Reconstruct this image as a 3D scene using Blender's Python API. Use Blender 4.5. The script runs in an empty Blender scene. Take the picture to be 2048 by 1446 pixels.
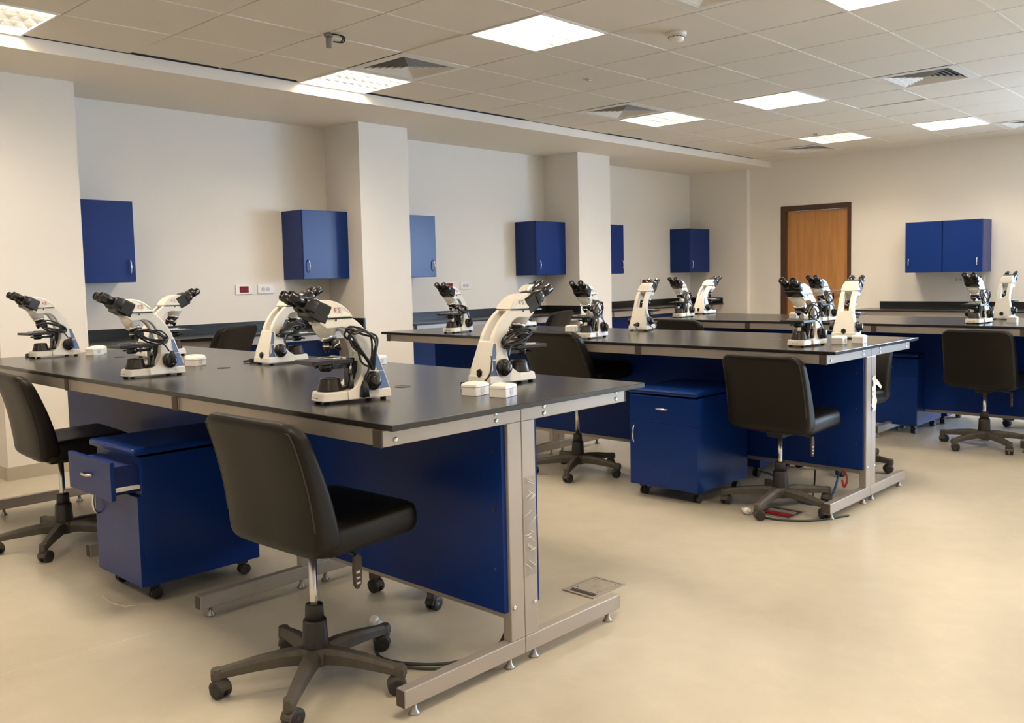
import bpy, bmesh, math, random
from mathutils import Vector, Matrix
random.seed(7)
PI = math.pi
sc = bpy.context.scene
C = sc.collection

# ------------------------------------------------------------------ camera
W_, H_ = 2048, 1446
YAW, PITCH, ROLL, FPX, CX, CY = .7325, -.0742, -.0191, 1795.332, 1101.15, 685.49
cam_d = bpy.data.cameras.new('camera'); cam = bpy.data.objects.new('camera', cam_d); C.objects.link(cam)
fw = Vector((-math.sin(YAW)*math.cos(PITCH), math.cos(YAW)*math.cos(PITCH), math.sin(PITCH)))
rt = Vector((math.cos(YAW), math.sin(YAW), 0)); up = rt.cross(fw)
rt2 = rt*math.cos(ROLL) + up*math.sin(ROLL); up2 = -rt*math.sin(ROLL) + up*math.cos(ROLL)
M3 = Matrix((rt2, up2, -fw)).transposed()
cam.matrix_world = Matrix.Translation((2.0135, -1.5641, 1.313)) @ M3.to_4x4()
cam_d.sensor_fit = 'HORIZONTAL'; cam_d.sensor_width = 36.0
cam_d.lens = FPX*36.0/W_
cam_d.shift_x = -(CX - W_/2)/W_
cam_d.shift_y = (CY - H_/2)/W_
cam_d.clip_start = .05; cam_d.clip_end = 60
sc.camera = cam
sc.view_settings.view_transform = 'Standard'; sc.view_settings.look = 'None'
sc.view_settings.exposure = 0.16; sc.view_settings.gamma = 1.0
sc.view_settings.use_curve_mapping = False

# ------------------------------------------------------------------ daylight
SKY = 30.0
wd = bpy.data.worlds.new('sky'); sc.world = wd; wd.use_nodes = True
bg = wd.node_tree.nodes['Background']; bg.inputs[0].default_value = (.52, .72, 1.0, 1); bg.inputs[1].default_value = SKY
LAMP_W = 26.5
LAMP_COL = (1.0, .845, .66)
ROOM_R = 6.2      # right wall, outside the frame
ROOM_F = -4.2     # wall behind the camera
YB = 9.70; XW = -5.267; XC = -4.73; XS = -4.013; ZS = 2.7325; ZC = 2.81
WINDOWS = [(1.0, 3.2), (4.1, 6.0)]   # x ranges of the openings in the back wall, right of the frame
WZ0, WZ1 = .95, 2.55
for (x0, x1) in WINDOWS:
    ld = bpy.data.lights.new('window_portal', 'AREA'); ld.shape = 'RECTANGLE'; ld.size = x1-x0; ld.size_y = WZ1-WZ0
    ld.cycles.is_portal = True
    lo = bpy.data.objects.new('window_portal', ld); C.objects.link(lo)
    lo.location = ((x0+x1)/2, YB+.02, (WZ0+WZ1)/2); lo.rotation_euler = (-PI/2, 0, 0)

# ------------------------------------------------------------------ helpers
def mat(name, col, rough=.5, metal=0., spec=.5, nz=0, scale=8., bump=0., coat=0., detail=3):
    m = bpy.data.materials.new(name); m.use_nodes = True
    nt = m.node_tree; b = nt.nodes['Principled BSDF']
    b.inputs['Base Color'].default_value = (*col, 1); b.inputs['Roughness'].default_value = rough
    b.inputs['Metallic'].default_value = metal; b.inputs['Specular IOR Level'].default_value = spec
    if coat: b.inputs['Coat Weight'].default_value = coat
    if nz or bump:
        tc = nt.nodes.new('ShaderNodeTexCoord'); n = nt.nodes.new('ShaderNodeTexNoise')
        n.inputs['Scale'].default_value = scale; n.inputs['Detail'].default_value = detail
        nt.links.new(tc.outputs['Object'], n.inputs['Vector'])
        if nz:
            mx = nt.nodes.new('ShaderNodeMix'); mx.data_type = 'RGBA'
            mx.inputs[6].default_value = (*[c*(1-nz) for c in col], 1)
            mx.inputs[7].default_value = (*[min(1, c*(1+nz)) for c in col], 1)
            nt.links.new(n.outputs['Fac'], mx.inputs[0]); nt.links.new(mx.outputs[2], b.inputs['Base Color'])
        if bump:
            bp = nt.nodes.new('ShaderNodeBump'); bp.inputs['Strength'].default_value = bump; bp.inputs['Distance'].default_value = .01
            nt.links.new(n.outputs['Fac'], bp.inputs['Height']); nt.links.new(bp.outputs[0], b.inputs['Normal'])
    return m

M = dict(
    wall=mat('white_wall_paint', (.82, .775, .705), .7, nz=.02, scale=1.2),
    ceil=mat('ceiling_tile', (.74, .685, .60), .85, nz=.04, scale=.9),
    plaster=mat('bulkhead_plaster', (.82, .76, .67), .8, nz=.02, scale=1.0),
    bar=mat('ceiling_grid_bar', (.84, .82, .80), .4),
    tbar=mat('lit_seam_bar', (.82, .79, .73), .35),  # lighter than the tiles: light caught by these bars put into the colour
    void=mat('void_shade', (.04, .035, .03), .9),  # near-black: the shade inside gaps and hollows put into the colour
    skirt=mat('stone_skirting', (.47, .42, .33), .45, nz=.1, scale=6),
    top=mat('black_laminate', (.016, .0145, .013), .22, spec=.6, nz=.12, scale=14),
    splash=mat('black_splashback', (.012, .013, .014), .25, nz=.2, scale=5),
    steel=mat('beige_metallic_paint', (.42, .375, .325), .34, metal=.45, nz=.06, scale=5),
    cap=mat('brown_end_cap', (.055, .042, .033), .5),
    blue=mat('blue_laminate', (.004, .027, .165), .27, spec=.27, nz=.10, scale=2.2),
    blue_sheen=mat('sheen_blue_laminate', (.06, .19, .50), .35, nz=.15, scale=3),  # unused; window reflection on the blue put into a paler colour
    panel=mat('blue_panel', (.004, .026, .165), .34, spec=.18, nz=.10, scale=2.2),
    foot=mat('dull_zinc', (.36, .34, .31), .38, metal=.8),
    blue_dark=mat('dark_blue_edge', (.004, .016, .11), .4),
    chrome=mat('brushed_chrome', (.72, .70, .67), .25, metal=1),
    leather=mat('black_leatherette', (.008, .0065, .0045), .42, spec=.27, bump=.04, scale=90, nz=.2),
    piping=mat('leatherette_piping', (.03, .026, .02), .4),
    plastic=mat('black_plastic', (.018, .016, .014), .45, nz=.3, scale=20),
    dusty=mat('dusty_black_plastic', (.075, .063, .048), .6, nz=.55, scale=16, detail=6),
    rubber=mat('black_rubber', (.012, .012, .012), .6),
    cream=mat('cream_enamel', (.80, .765, .68), .32, spec=.5, coat=.15),
    mblack=mat('glossy_black_metal', (.012, .011, .011), .22, spec=.6),
    mblue=mat('blue_side_inlay', (.10, .17, .36), .4),
    glass=mat('lens_glass', (.05, .04, .05), .05, spec=1),
    white=mat('white_plastic', (.82, .78, .72), .35),
    red=mat('red_socket', (.26, .006, .012), .6, spec=.2),
    redprint=mat('red_print', (.55, .01, .05), .5),
    darkprint=mat('dark_print', (.03, .03, .05), .5),
    grey=mat('grey_emboss', (.55, .52, .52), .4),
    cable=mat('black_cable', (.01, .01, .01), .3, spec=.6),
    greycable=mat('dark_green_cable', (.03, .04, .04), .45),
    bluecable=mat('blue_cable', (.01, .07, .25), .4),
    alu=mat('louvre_aluminium', (.85, .83, .78), .18, metal=1),
    vent=mat('vent_white', (.78, .75, .70), .5),
    tagm=mat('paper_tag', (.75, .55, .45), .6),
)

def floor_mat():
    m = mat('beige_epoxy_floor', (.57, .50, .38), .3)
    nt = m.node_tree; b = nt.nodes['Principled BSDF']
    tc = nt.nodes.new('ShaderNodeTexCoord')
    n1 = nt.nodes.new('ShaderNodeTexNoise'); n1.inputs['Scale'].default_value = .9; n1.inputs['Detail'].default_value = 7; n1.inputs['Roughness'].default_value = .6
    n2 = nt.nodes.new('ShaderNodeTexNoise'); n2.inputs['Scale'].default_value = 9; n2.inputs['Detail'].default_value = 6
    n3 = nt.nodes.new('ShaderNodeTexNoise'); n3.inputs['Scale'].default_value = 1.3; n3.inputs['Detail'].default_value = 3; n3.inputs['Distortion'].default_value = 1.5
    for n in (n1, n2, n3): nt.links.new(tc.outputs['Object'], n.inputs['Vector'])
    cr = nt.nodes.new('ShaderNodeValToRGB'); e = cr.color_ramp.elements
    e[0].position = .3; e[0].color = (.475, .43, .335, 1); e[1].position = .7; e[1].color = (.585, .535, .43, 1)
    nt.links.new(n1.outputs['Fac'], cr.inputs[0])
    # pale wavy scuffs
    cs = nt.nodes.new('ShaderNodeValToRGB'); e = cs.color_ramp.elements
    e[0].position = .49; e[0].color = (0, 0, 0, 1); e[1].position = .5; e[1].color = (.13, .13, .13, 1)
    e2 = cs.color_ramp.elements.new(.51); e2.color = (0, 0, 0, 1)
    nt.links.new(n3.outputs['Fac'], cs.inputs[0])
    mx = nt.nodes.new('ShaderNodeMix'); mx.data_type = 'RGBA'
    nt.links.new(cs.outputs[0], mx.inputs[0]); nt.links.new(cr.outputs[0], mx.inputs[6]); mx.inputs[7].default_value = (.68, .60, .46, 1)
    mul = nt.nodes.new('ShaderNodeMix'); mul.data_type = 'RGBA'; mul.blend_type = 'MULTIPLY'; mul.inputs[0].default_value = .18
    nt.links.new(mx.outputs[2], mul.inputs[6]); nt.links.new(n2.outputs['Fac'], mul.inputs[7])
    nt.links.new(mul.outputs[2], b.inputs['Base Color'])
    rr = nt.nodes.new('ShaderNodeMapRange'); rr.inputs['To Min'].default_value = .22; rr.inputs['To Max'].default_value = .42
    nt.links.new(n1.outputs['Fac'], rr.inputs['Value']); nt.links.new(rr.outputs[0], b.inputs['Roughness'])
    return m
M['floor'] = floor_mat()

def wood_mat():
    m = mat('orange_wood_veneer', (.42, .21, .085), .4)
    nt = m.node_tree; b = nt.nodes['Principled BSDF']
    tc = nt.nodes.new('ShaderNodeTexCoord'); mp = nt.nodes.new('ShaderNodeMapping'); mp.inputs['Scale'].default_value = (14, 14, .9)
    n = nt.nodes.new('ShaderNodeTexNoise'); n.inputs['Scale'].default_value = 1.6; n.inputs['Detail'].default_value = 5
    nt.links.new(tc.outputs['Object'], mp.inputs[0]); nt.links.new(mp.outputs[0], n.inputs['Vector'])
    cr = nt.nodes.new('ShaderNodeValToRGB'); e = cr.color_ramp.elements
    e[0].position = .35; e[0].color = (.42, .185, .055, 1); e[1].position = .7; e[1].color = (.53, .255, .085, 1)
    nt.links.new(n.outputs['Fac'], cr.inputs[0]); nt.links.new(cr.outputs[0], b.inputs['Base Color'])
    return m
M['wood'] = wood_mat()
M['frame'] = mat('dark_brown_door_frame', (.075, .032, .015), .4, nz=.2, scale=10)

class B:
    """collects shapes into one mesh"""
    def __init__(s): s.v = []; s.f = []; s.sm = []
    def add(s, vs, fs, smooth=False):
        o = len(s.v); s.v += [tuple(v) for v in vs]
        for f in fs: s.f.append(tuple(i+o for i in f)); s.sm.append(smooth)
        return s
    def box(s, x0, x1, y0, y1, z0, z1, bev=0., rot=None, org=(0, 0, 0)):
        bm = bmesh.new(); bmesh.ops.create_cube(bm, size=1)
        for v in bm.verts:
            v.co = Vector(((x0+x1)/2+v.co.x*(x1-x0), (y0+y1)/2+v.co.y*(y1-y0), (z0+z1)/2+v.co.z*(z1-z0)))
        if bev: bmesh.ops.bevel(bm, geom=bm.edges[:]+bm.verts[:], offset=bev, segments=2, profile=.5, affect='EDGES')
        if rot is not None:
            o = Vector(org)
            for v in bm.verts: v.co = rot @ (v.co-o) + o
        bm.verts.index_update()
        s.add([v.co[:] for v in bm.verts], [[v.index for v in f.verts] for f in bm.faces]); bm.free(); return s
    def loft(s, rings, cap=True, smooth=True, closed=True):
        n = len(rings[0]); vs = [p for r in rings for p in r]; fs = []
        for i in range(len(rings)-1):
            for j in range(n if closed else n-1):
                k = (j+1) % n
                fs.append((i*n+j, i*n+k, (i+1)*n+k, (i+1)*n+j))
        s.add(vs, fs, smooth)
        if cap:
            o = len(s.v)-len(vs)
            s.f.append(tuple(o+i for i in reversed(range(n)))); s.sm.append(False)
            s.f.append(tuple(o+(len(rings)-1)*n+i for i in range(n))); s.sm.append(False)
        return s
    def cyl(s, p0, p1, r0, r1=None, n=20, cap=True, smooth=True):
        r1 = r0 if r1 is None else r1
        p0, p1 = Vector(p0), Vector(p1); d = (p1-p0).normalized()
        a = d.orthogonal().normalized(); b = d.cross(a)
        ring = lambda p, r: [p+a*r*math.cos(2*PI*i/n)+b*r*math.sin(2*PI*i/n) for i in range(n)]
        return s.loft([ring(p0, r0), ring(p1, r1)], cap, smooth)
    def lathe(s, prof, origin=(0, 0, 0), axis=(0, 0, 1), n=24):
        o = Vector(origin); d = Vector(axis).normalized(); a = d.orthogonal().normalized(); b = d.cross(a)
        return s.loft([[o+d*h+a*r*math.cos(2*PI*i/n)+b*r*math.sin(2*PI*i/n) for i in range(n)] for r, h in prof])
    def tube(s, pts, r, n=8, cap=True):
        P = [Vector(p) for p in pts]; rings = []; prev = None
        for i, p in enumerate(P):
            d = (P[min(i+1, len(P)-1)]-P[max(i-1, 0)])
            d = d.normalized() if d.length > 1e-9 else Vector((0, 0, 1))
            a = (prev - d*prev.dot(d)) if prev is not None else d.orthogonal()
            a = a.normalized() if a.length > 1e-6 else d.orthogonal().normalized()
            prev = a; b = d.cross(a)
            rr = r[i] if isinstance(r, (list, tuple)) else r
            rings.append([p+a*rr*math.cos(2*PI*j/n)+b*rr*math.sin(2*PI*j/n) for j in range(n)])
        return s.loft(rings, cap)
    def prism(s, poly, f0, f1):
        """poly of (a,b); f0,f1 map (a,b)->3d point for the two faces"""
        n = len(poly)
        vs = [f0(*p) for p in poly]+[f1(*p) for p in poly]
        fs = [tuple(range(n)), tuple(reversed(range(n, 2*n)))] + [(i, i+n, (i+1) % n+n, (i+1) % n) for i in range(n)]
        return s.add(vs, fs)
    def build(s, name, m, parent=None, loc=None, rotz=0, bevel=0., kind=None, autosm=False):
        me = bpy.data.meshes.new(name); me.from_pydata(s.v, [], s.f)
        bm = bmesh.new(); bm.from_mesh(me); bmesh.ops.recalc_face_normals(bm, faces=bm.faces[:]); bm.to_mesh(me); bm.free()
        me.polygons.foreach_set('use_smooth', s.sm if len(s.sm) == len(me.polygons) else [False]*len(me.polygons))
        me.materials.append(m); o = bpy.data.objects.new(name, me); C.objects.link(o)
        if autosm: me.polygons.foreach_set('use_smooth', [True]*len(me.polygons))
        if loc is not None: o.location = loc
        if rotz: o.rotation_euler = (0, 0, rotz)
        if parent is not None: o.parent = parent
        if bevel:
            md = o.modifiers.new('bevel', 'BEVEL'); md.width = bevel; md.segments = 2; md.limit_method = 'ANGLE'; md.angle_limit = .6
        if kind: o['kind'] = kind
        return o

def box(name, m, x0, x1, y0, y1, z0, z1, parent=None, bev=0., kind=None):
    return B().box(x0, x1, y0, y1, z0, z1, bev).build(name, m, parent, kind=kind)
def tag(o, label, cat, group=None):
    o['label'] = label; o['category'] = cat
    if group: o['group'] = group
    return o
def thing(name, label, cat, loc=(0, 0, 0), rotz=0., group=None):
    o = bpy.data.objects.new(name, None); C.objects.link(o); o.empty_display_size = .1
    o.location = loc; o.rotation_euler = (0, 0, rotz)
    return tag(o, label, cat, group)
def dup(src, loc, rotz, label, group=None):
    def cp(o, par):
        c = o.copy(); C.objects.link(c); c.parent = par
        for ch in list(o.children): cp(ch, c)
        return c
    r = cp(src, None); r.location = loc; r.rotation_euler = (0, 0, rotz); r['label'] = label
    if group: r['group'] = group
    return r
def rrect(w, d, r, n=5, cx=0, cy=0):
    """rounded rectangle outline, half sizes w,d"""
    r = min(r, w*.999, d*.999); pts = []
    for qx, qy, a0 in ((1, 1, 0), (-1, 1, PI/2), (-1, -1, PI), (1, -1, 1.5*PI)):
        for i in range(n+1):
            a = a0+PI/2*i/n
            pts.append((cx+qx*(w-r)+r*math.cos(a), cy+qy*(d-r)+r*math.sin(a)))
    return pts
def spline(P, n=8):
    P = [Vector(p) for p in P]; out = []
    for i in range(len(P)-1):
        p0, p1, p2, p3 = P[max(i-1, 0)], P[i], P[i+1], P[min(i+2, len(P)-1)]
        for k in range(n):
            t = k/n
            out.append(.5*((2*p1)+(-p0+p2)*t+(2*p0-5*p1+4*p2-p3)*t*t+(-p0+3*p1-3*p2+p3)*t**3))
    out.append(P[-1]); return out

# ------------------------------------------------------------------ the room
box('floor', M['floor'], XW-.3, ROOM_R+.1, ROOM_F-.1, YB+.1, -.1, 0, kind='structure')
COLS = [(.43, .99), (3.40, 3.96), (6.46, 7.057)]
PIER_Y, PIER_X = 9.615, -4.33
w = B(); w.box(XW-.2, XW, ROOM_F-.1, YB+.1, 0, ZC+.1)
for a, b_ in COLS: w.box(XW, XC, a, b_, 0, ZS+.001)
w.build('wall_left', M['wall'], kind='structure')
DX0, DX1, DZ = -3.858, -2.868, 2.19
w = B(); w.box(XW, DX0, YB, YB+.2, 0, ZC+.1).box(DX0, DX1, YB, YB+.2, DZ, ZC+.1).box(DX1, ROOM_R+.1, YB, YB+.2, 0, WZ0).box(DX1, ROOM_R+.1, YB, YB+.2, WZ1, ZC+.1)
xs_ = [DX1]+[v for p in WINDOWS for v in p]+[ROOM_R+.1]
for i in range(0, len(xs_), 2): w.box(xs_[i], xs_[i+1], YB, YB+.2, WZ0, WZ1)
w.box(XW, PIER_X, PIER_Y, YB, 0, ZC).build('wall_back', M['wall'], kind='structure')
box('wall_front', M['wall'], XW-.2, ROOM_R+.1, ROOM_F-.2, ROOM_F, 0, ZC+.1, kind='structure')
box('wall_right', M['wall'], ROOM_R, ROOM_R+.2, ROOM_F, YB+.1, 0, ZC+.1, kind='structure')
for i, (a, b_) in enumerate(WINDOWS):
    fr = B().box(a, b_, YB+.05, YB+.10, WZ0, WZ0+.05).box(a, b_, YB+.05, YB+.10, WZ1-.05, WZ1)
    for xx in (a, (a+b_)/2-.025, b_-.05): fr.box(xx, xx+.05, YB+.05, YB+.10, WZ0+.05, WZ1-.05)
    fr.build('window_%d' % (i+1), M['bar'], kind='structure')
# skirtings on the columns
w = B()
for a, b_ in COLS:
    w.box(XC, XC+.012, a-.012, b_+.012, 0, .092).box(XW, XC, a-.012, a, 0, .092).box(XW, XC, b_, b_+.012, 0, .092)
w.build('baseboard_left', M['skirt'], kind='structure')
w = B(); w.box(DX1, ROOM_R, YB-.012, YB, 0, .092).box(PIER_X, DX0, YB-.012, YB, 0, .092)
w.build('baseboard_back', M['skirt'], kind='structure')
# bulkhead along the left wall (the lit upright face of its step is part of it)
B().box(XW, XS, ROOM_F, YB, ZS, ZC+.001).build('trim_1', M['plaster'], kind='structure')
B().box(XW, XS-.001, ROOM_F, YB, ZC+.0015, ZC+.10).build('trim_6', M['void'], kind='structure')  # dark block above the bulkhead, painted shade behind the tile gaps

# ceiling: tiles in a 62.7 cm grid
GX, GY, GS = -.251, 3.577, .627
LAMPS = [(-3, -2), (-6, -2), (-3, 3), (-5, 3), (-4, 7), (-2, 7), (-6, -6), (0, -1), (3, 3), (3, -2), (-3, -6), (1, -6), (3, 7), (-3, -10), (2, -10), (6, -2), (6, 3), (6, -6)]
VENTS = [(-5, -2), (-5, 2), (-1, 3), (-5, 8), (-1, 8), (-1, -2)]
rnd = random.Random(3)
tl = B(); jmax = 9
for k in range(-6, 11):
    for j in range(-13, jmax):
        if (k, j) in LAMPS or (k, j) in VENTS: continue
        x0 = GX+GS*k; y0 = GY+GS*j
        if x0 > ROOM_R-.05: continue
        x1 = min(x0+GS, ROOM_R); g = .005
        dz = [rnd.uniform(-.0012, .0012) for _ in range(4)]
        gx0 = .0
        if k == -6 and j in (-4, -3, -1, 0, 1, 4, 6): gx0 = .030     # tiles that do not reach the bulkhead
        if k == -6: dz = [dz[0]+.006, dz[1], dz[2], dz[3]+.006]
        P = [(x0+g+gx0, y0+g), (x1-g, y0+g), (x1-g, y0+GS-g), (x0+g+gx0, y0+GS-g)]
        if rnd.random() < .07: dz[2] += .010; dz[3] += .004
        if j == jmax-1 and k in (-2, -1): P[2] = (P[2][0], P[2][1]-.02); P[3] = (P[3][0], P[3][1]-.02)
        vb = [(p[0], p[1], ZC+d) for p, d in zip(P, dz)]; vt = [(p[0], p[1], ZC+.015+d) for p, d in zip(P, dz)]
        tl.add(vb+vt, [(0, 1, 2, 3), (7, 6, 5, 4), (0, 4, 5, 1), (1, 5, 6, 2), (2, 6, 7, 3), (3, 7, 4, 0)])
YT = GY+GS*jmax
tl.box(XS, ROOM_R, YT, YB, ZC, ZC+.02)
tl.build('ceiling', M['ceil'], kind='structure')
box('trim_2', M['void'], XW-.2, ROOM_R+.2, ROOM_F-.2, YB+.2, ZC+.101, ZC+.13, kind='structure')  # sheet above the tiles, coloured dark so open seams look shaded
br = B()
for k in range(-5, 11):
    x = GX+GS*k
    for j in range(-12, jmax):
        y = GY+GS*j
        br.box(x-.008, x+.008, y+.006, y+GS-.006, ZC-.0015, ZC+.02)
br.build('trim_3', M['tbar'], kind='structure')
br = B()
for j in range(-12, jmax+1):
    for k in range(-6, 10):
        x = GX+GS*k; y = GY+GS*j
        br.box(x+.009, x+GS-.009, y-.007, y+.007, ZC+.006, ZC+.02)
br.build('trim_4', M['ceil'], kind='structure')

LL = {(-3, -2): 'square louvred ceiling light, large and nearest to the camera at the top centre',
      (-6, -2): 'louvred ceiling light touching the white bulkhead edge beside the square vent',
      (-3, 3): 'lit ceiling light in the middle distance, right of the one beside the vent',
      (-5, 3): 'lit ceiling light in the middle distance next to the dark square vent',
      (-4, 7): 'far ceiling light above the wooden door, near the small far vent',
      (-2, 7): 'far ceiling light nearest the right side, above the double wall cabinet',
      (-6, -6): 'louvred ceiling light cut by the left edge of the photo, against the bulkhead',
      (0, -1): 'ceiling light cut by the top edge of the photo at the right'}
def lamp_mesh():
    s = GS/2-.008
    t = thing('ceiling_light', '', 'light', group='ceiling lights')
    f = B()
    for (a0, a1, b0, b1) in ((-s, s, -s, -s+.014), (-s, s, s-.014, s), (-s, -s+.014, -s+.014, s-.014), (s-.014, s, -s+.014, s-.014)):
        f.box(a0, a1, b0, b1, -.004, .01)
    f.box(-s, -s+.004, -s, s, .01, .09).box(s-.004, s, -s, s, .01, .09).box(-s, s, -s, -s+.004, .01, .09).box(-s, s, s-.004, s, .01, .09).box(-s, s, -s, s, .09, .094)
    f.build('frame', M['bar'], t)
    l = B(); q = s-.016
    for i in range(1, 4):          # long fins between the four tubes
        x = -q+2*q*i/4; l.prism([(-.010, .042), (.010, .042), (0, .002)], lambda a, b, x=x: (x+a, -q, b), lambda a, b, x=x: (x+a, q, b))
    for i in range(0, 9):
        y = -q+2*q*i/8; l.box(-q, q, y-.0012, y+.0012, .006, .036)
    l.build('louvre', M['alu'], t)
    return t
lamp0 = lamp_mesh(); first = True
lamp_d = bpy.data.lights.new('tube_light', 'AREA'); lamp_d.shape = 'SQUARE'; lamp_d.size = GS-.04; lamp_d.energy = LAMP_W; lamp_d.color = LAMP_COL
for (k, j) in LAMPS:
    loc = (GX+GS*(k+.5), GY+GS*(j+.5), ZC)
    lab = LL.get((k, j), 'added ceiling light outside the frame that helps fill the room with light')  # lamps without their own label are added unseen to fill the room
    if first: t = lamp0; t.location = loc; t['label'] = lab; first = False
    else: t = dup(lamp0, loc, 0, lab)
    lo = bpy.data.objects.new('tube_light', lamp_d); C.objects.link(lo); lo.parent = t; lo.location = (0, 0, .07)

VL = {(-5, -2): 'square ceiling vent with stepped slats beside the light at the bulkhead',
      (-5, 2): 'dark square ceiling vent next to the second row of lights',
      (-1, 3): 'pale square ceiling vent at the right of the ceiling',
      (-5, 8): 'small far ceiling vent near the back wall, left of the door light',
      (-1, 8): 'far ceiling vent cut by the right edge of the photo',
      (-1, -2): 'ceiling vent cut by the top edge of the photo'}
def vent_mesh():
    s = GS/2-.006; t = thing('ceiling_vent', '', 'vent', group='square ceiling vents')
    f = B()
    def ring(a, b_, z0, z1):       # square conical ring between half sizes a (low) and b
        vs = [(x*a, y*a, z0) for x, y in ((-1, -1), (1, -1), (1, 1), (-1, 1))]+[(x*b_, y*b_, z1) for x, y in ((-1, -1), (1, -1), (1, 1), (-1, 1))]
        fs = [(i, (i+1) % 4, (i+1) % 4+4, i+4) for i in range(4)]
        vs2 = [(x, y, z+.002) for x, y, z in vs]
        return vs, fs, vs2
    for a, b_, z0, z1 in ((s, s*.80, -.002, -.005), (s*.80, s*.74, -.005, .006)):
        vs, fs, v2 = ring(a, b_, z0, z1); f.add(vs, fs).add(v2, fs)
    f.build('frame', M['vent'], t)
    l = B()
    for i in range(6):
        a = s*(.72-.115*i); vs, fs, v2 = ring(a, a-.021, -.003, .016); l.add(vs, fs).add(v2, fs)
    l.build('slat_cone', M['vent'], t)
    dk = B().box(-s*.78, s*.78, -s*.78, s*.78, .035, .045)
    for q in (-1, 1): dk.box(*sorted((q*s*.78, q*s*.80)), -s*.8, s*.8, .004, .045).box(-s*.78, s*.78, *sorted((q*s*.78, q*s*.80)), .004, .045)
    dk.build('duct', M['void'], t)
    return t
vent0 = vent_mesh()
for i, (k, j) in enumerate(VENTS):
    loc = (GX+GS*(k+.5), GY+GS*(j+.5), ZC)
    if i == 0: vent0.location = loc; vent0['label'] = VL[(k, j)]
    else: dup(vent0, loc, 0, VL[(k, j)])

t = thing('smoke_detector', 'round white smoke detector on the ceiling', 'smoke detector', (-1.199, 3.235, ZC))
B().lathe([(.0, 0), (.062, 0), (.062, -.018), (.055, -.02), (0, -.02)]).build('base', M['white'], t)
B().lathe([(0, -.02), (.05, -.02), (.05, -.034), (.045, -.05), (.03, -.058), (0, -.058)]).build('sensor_head', M['white'], t)
v = B()
for i in range(14):
    a = 2*PI*i/14; ca, sa = math.cos(a), math.sin(a)
    v.box(-.008, .008, -.002, .002, -.034, -.030, rot=Matrix.Rotation(a+PI/2, 3, 'Z')); n = 8
    for q in range(len(v.v)-n, len(v.v)): v.v[q] = (v.v[q][0]+.050*ca, v.v[q][1]+.050*sa, v.v[q][2])
v.build('slots', M['void'], t)
for i, (x, y, lb) in enumerate(((-2.426, 3.852, 'small chrome sprinkler in the ceiling tile between the two light rows'), (-2.445, 7.80, 'small far chrome sprinkler close to the far ceiling light'))):
    t = thing('sprinkler', lb, 'sprinkler', (x, y, ZC), group='ceiling sprinklers')
    B().lathe([(0, 0), (.035, 0), (.033, -.006), (.012, -.008), (0, -.008)]).build('rose', M['chrome'], t)
    B().lathe([(0, -.008), (.008, -.008), (.008, -.014), (.024, -.015), (.024, -.019), (0, -.019)]).build('deflector', M['chrome'], t)
t = thing('cable_gland', 'grey pipe stub with looped black wires hanging from a ceiling tile', 'fitting', (-2.70, 1.71, ZC))
B().cyl((0, 0, 0), (0, 0, -.085), .017).cyl((0, 0, 0), (0, 0, -.02), .027).build('pipe', mat('grey_pvc', (.22, .21, .19), .5), t)
wr = B()
for q in (0, .014): wr.tube(spline([(0, 0, -.004), (.05, .03+q, -.012), (.075, .05+q, -.03), (.06, .045+q, -.055), (.02, .02, -.05)], 6), .0045)
wr.build('wires', M['cable'], t)

# door
d = bpy.data.objects.new('door_1', None); C.objects.link(d); d['kind'] = 'structure'; d.location = (DX0, YB, 0)
DW = DX1-DX0
B().box(0, .08, -.012, .1, 0, DZ).box(DW-.05, DW, -.012, .1, 0, DZ).box(.08, DW-.05, -.012, .1, DZ-.07, DZ).build('door_frame', M['frame'], d, bevel=.004)
box('door_leaf', M['wood'], .08, DW-.05, .03, .075, .005, DZ-.072, d)
h = B().box(DW-.13, DW-.10, .022, .03, .93, 1.13, .003).cyl((DW-.115, .03, 1.06), (DW-.115, -.03, 1.06), .009).box(DW-.235, DW-.105, -.04, -.025, 1.05, 1.07, .004)
h.build('door_handle', M['chrome'], d)
B().box(.52, .527, .024, .03, 1.76, 1.775).build('door_viewer', M['chrome'], d)

# shallow pale joint lines in the floor at the left
fj = B()
for P in ([(-1.40, -1.4), (-1.365, -.63), (-1.35, -.445), (-1.335, -.25), (-1.32, -.10)], [(-1.90, -.085), (-1.78, -.10), (-1.69, -.079), (-1.63, .006)]):
    fj.tube([Vector((x, y, .0002)) for x, y in P], .0016, 4)
fj.build('trim_5', mat('pale_floor_joint', (.66, .58, .44), .6), kind='structure')

# ------------------------------------------------------------------ bow handles
def bow(L_, out, r=.0045, axis='x'):
    pts = []
    for i in range(13):
        a = PI*i/12; u = -math.cos(a)*L_/2; o = -math.sin(a)**.7*out
        pts.append((u, o, 0) if axis == 'x' else (0, o, u))
    return B().tube(pts, [r*(.8+.6*math.sin(PI*i/12)) for i in range(13)], 8)

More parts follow.
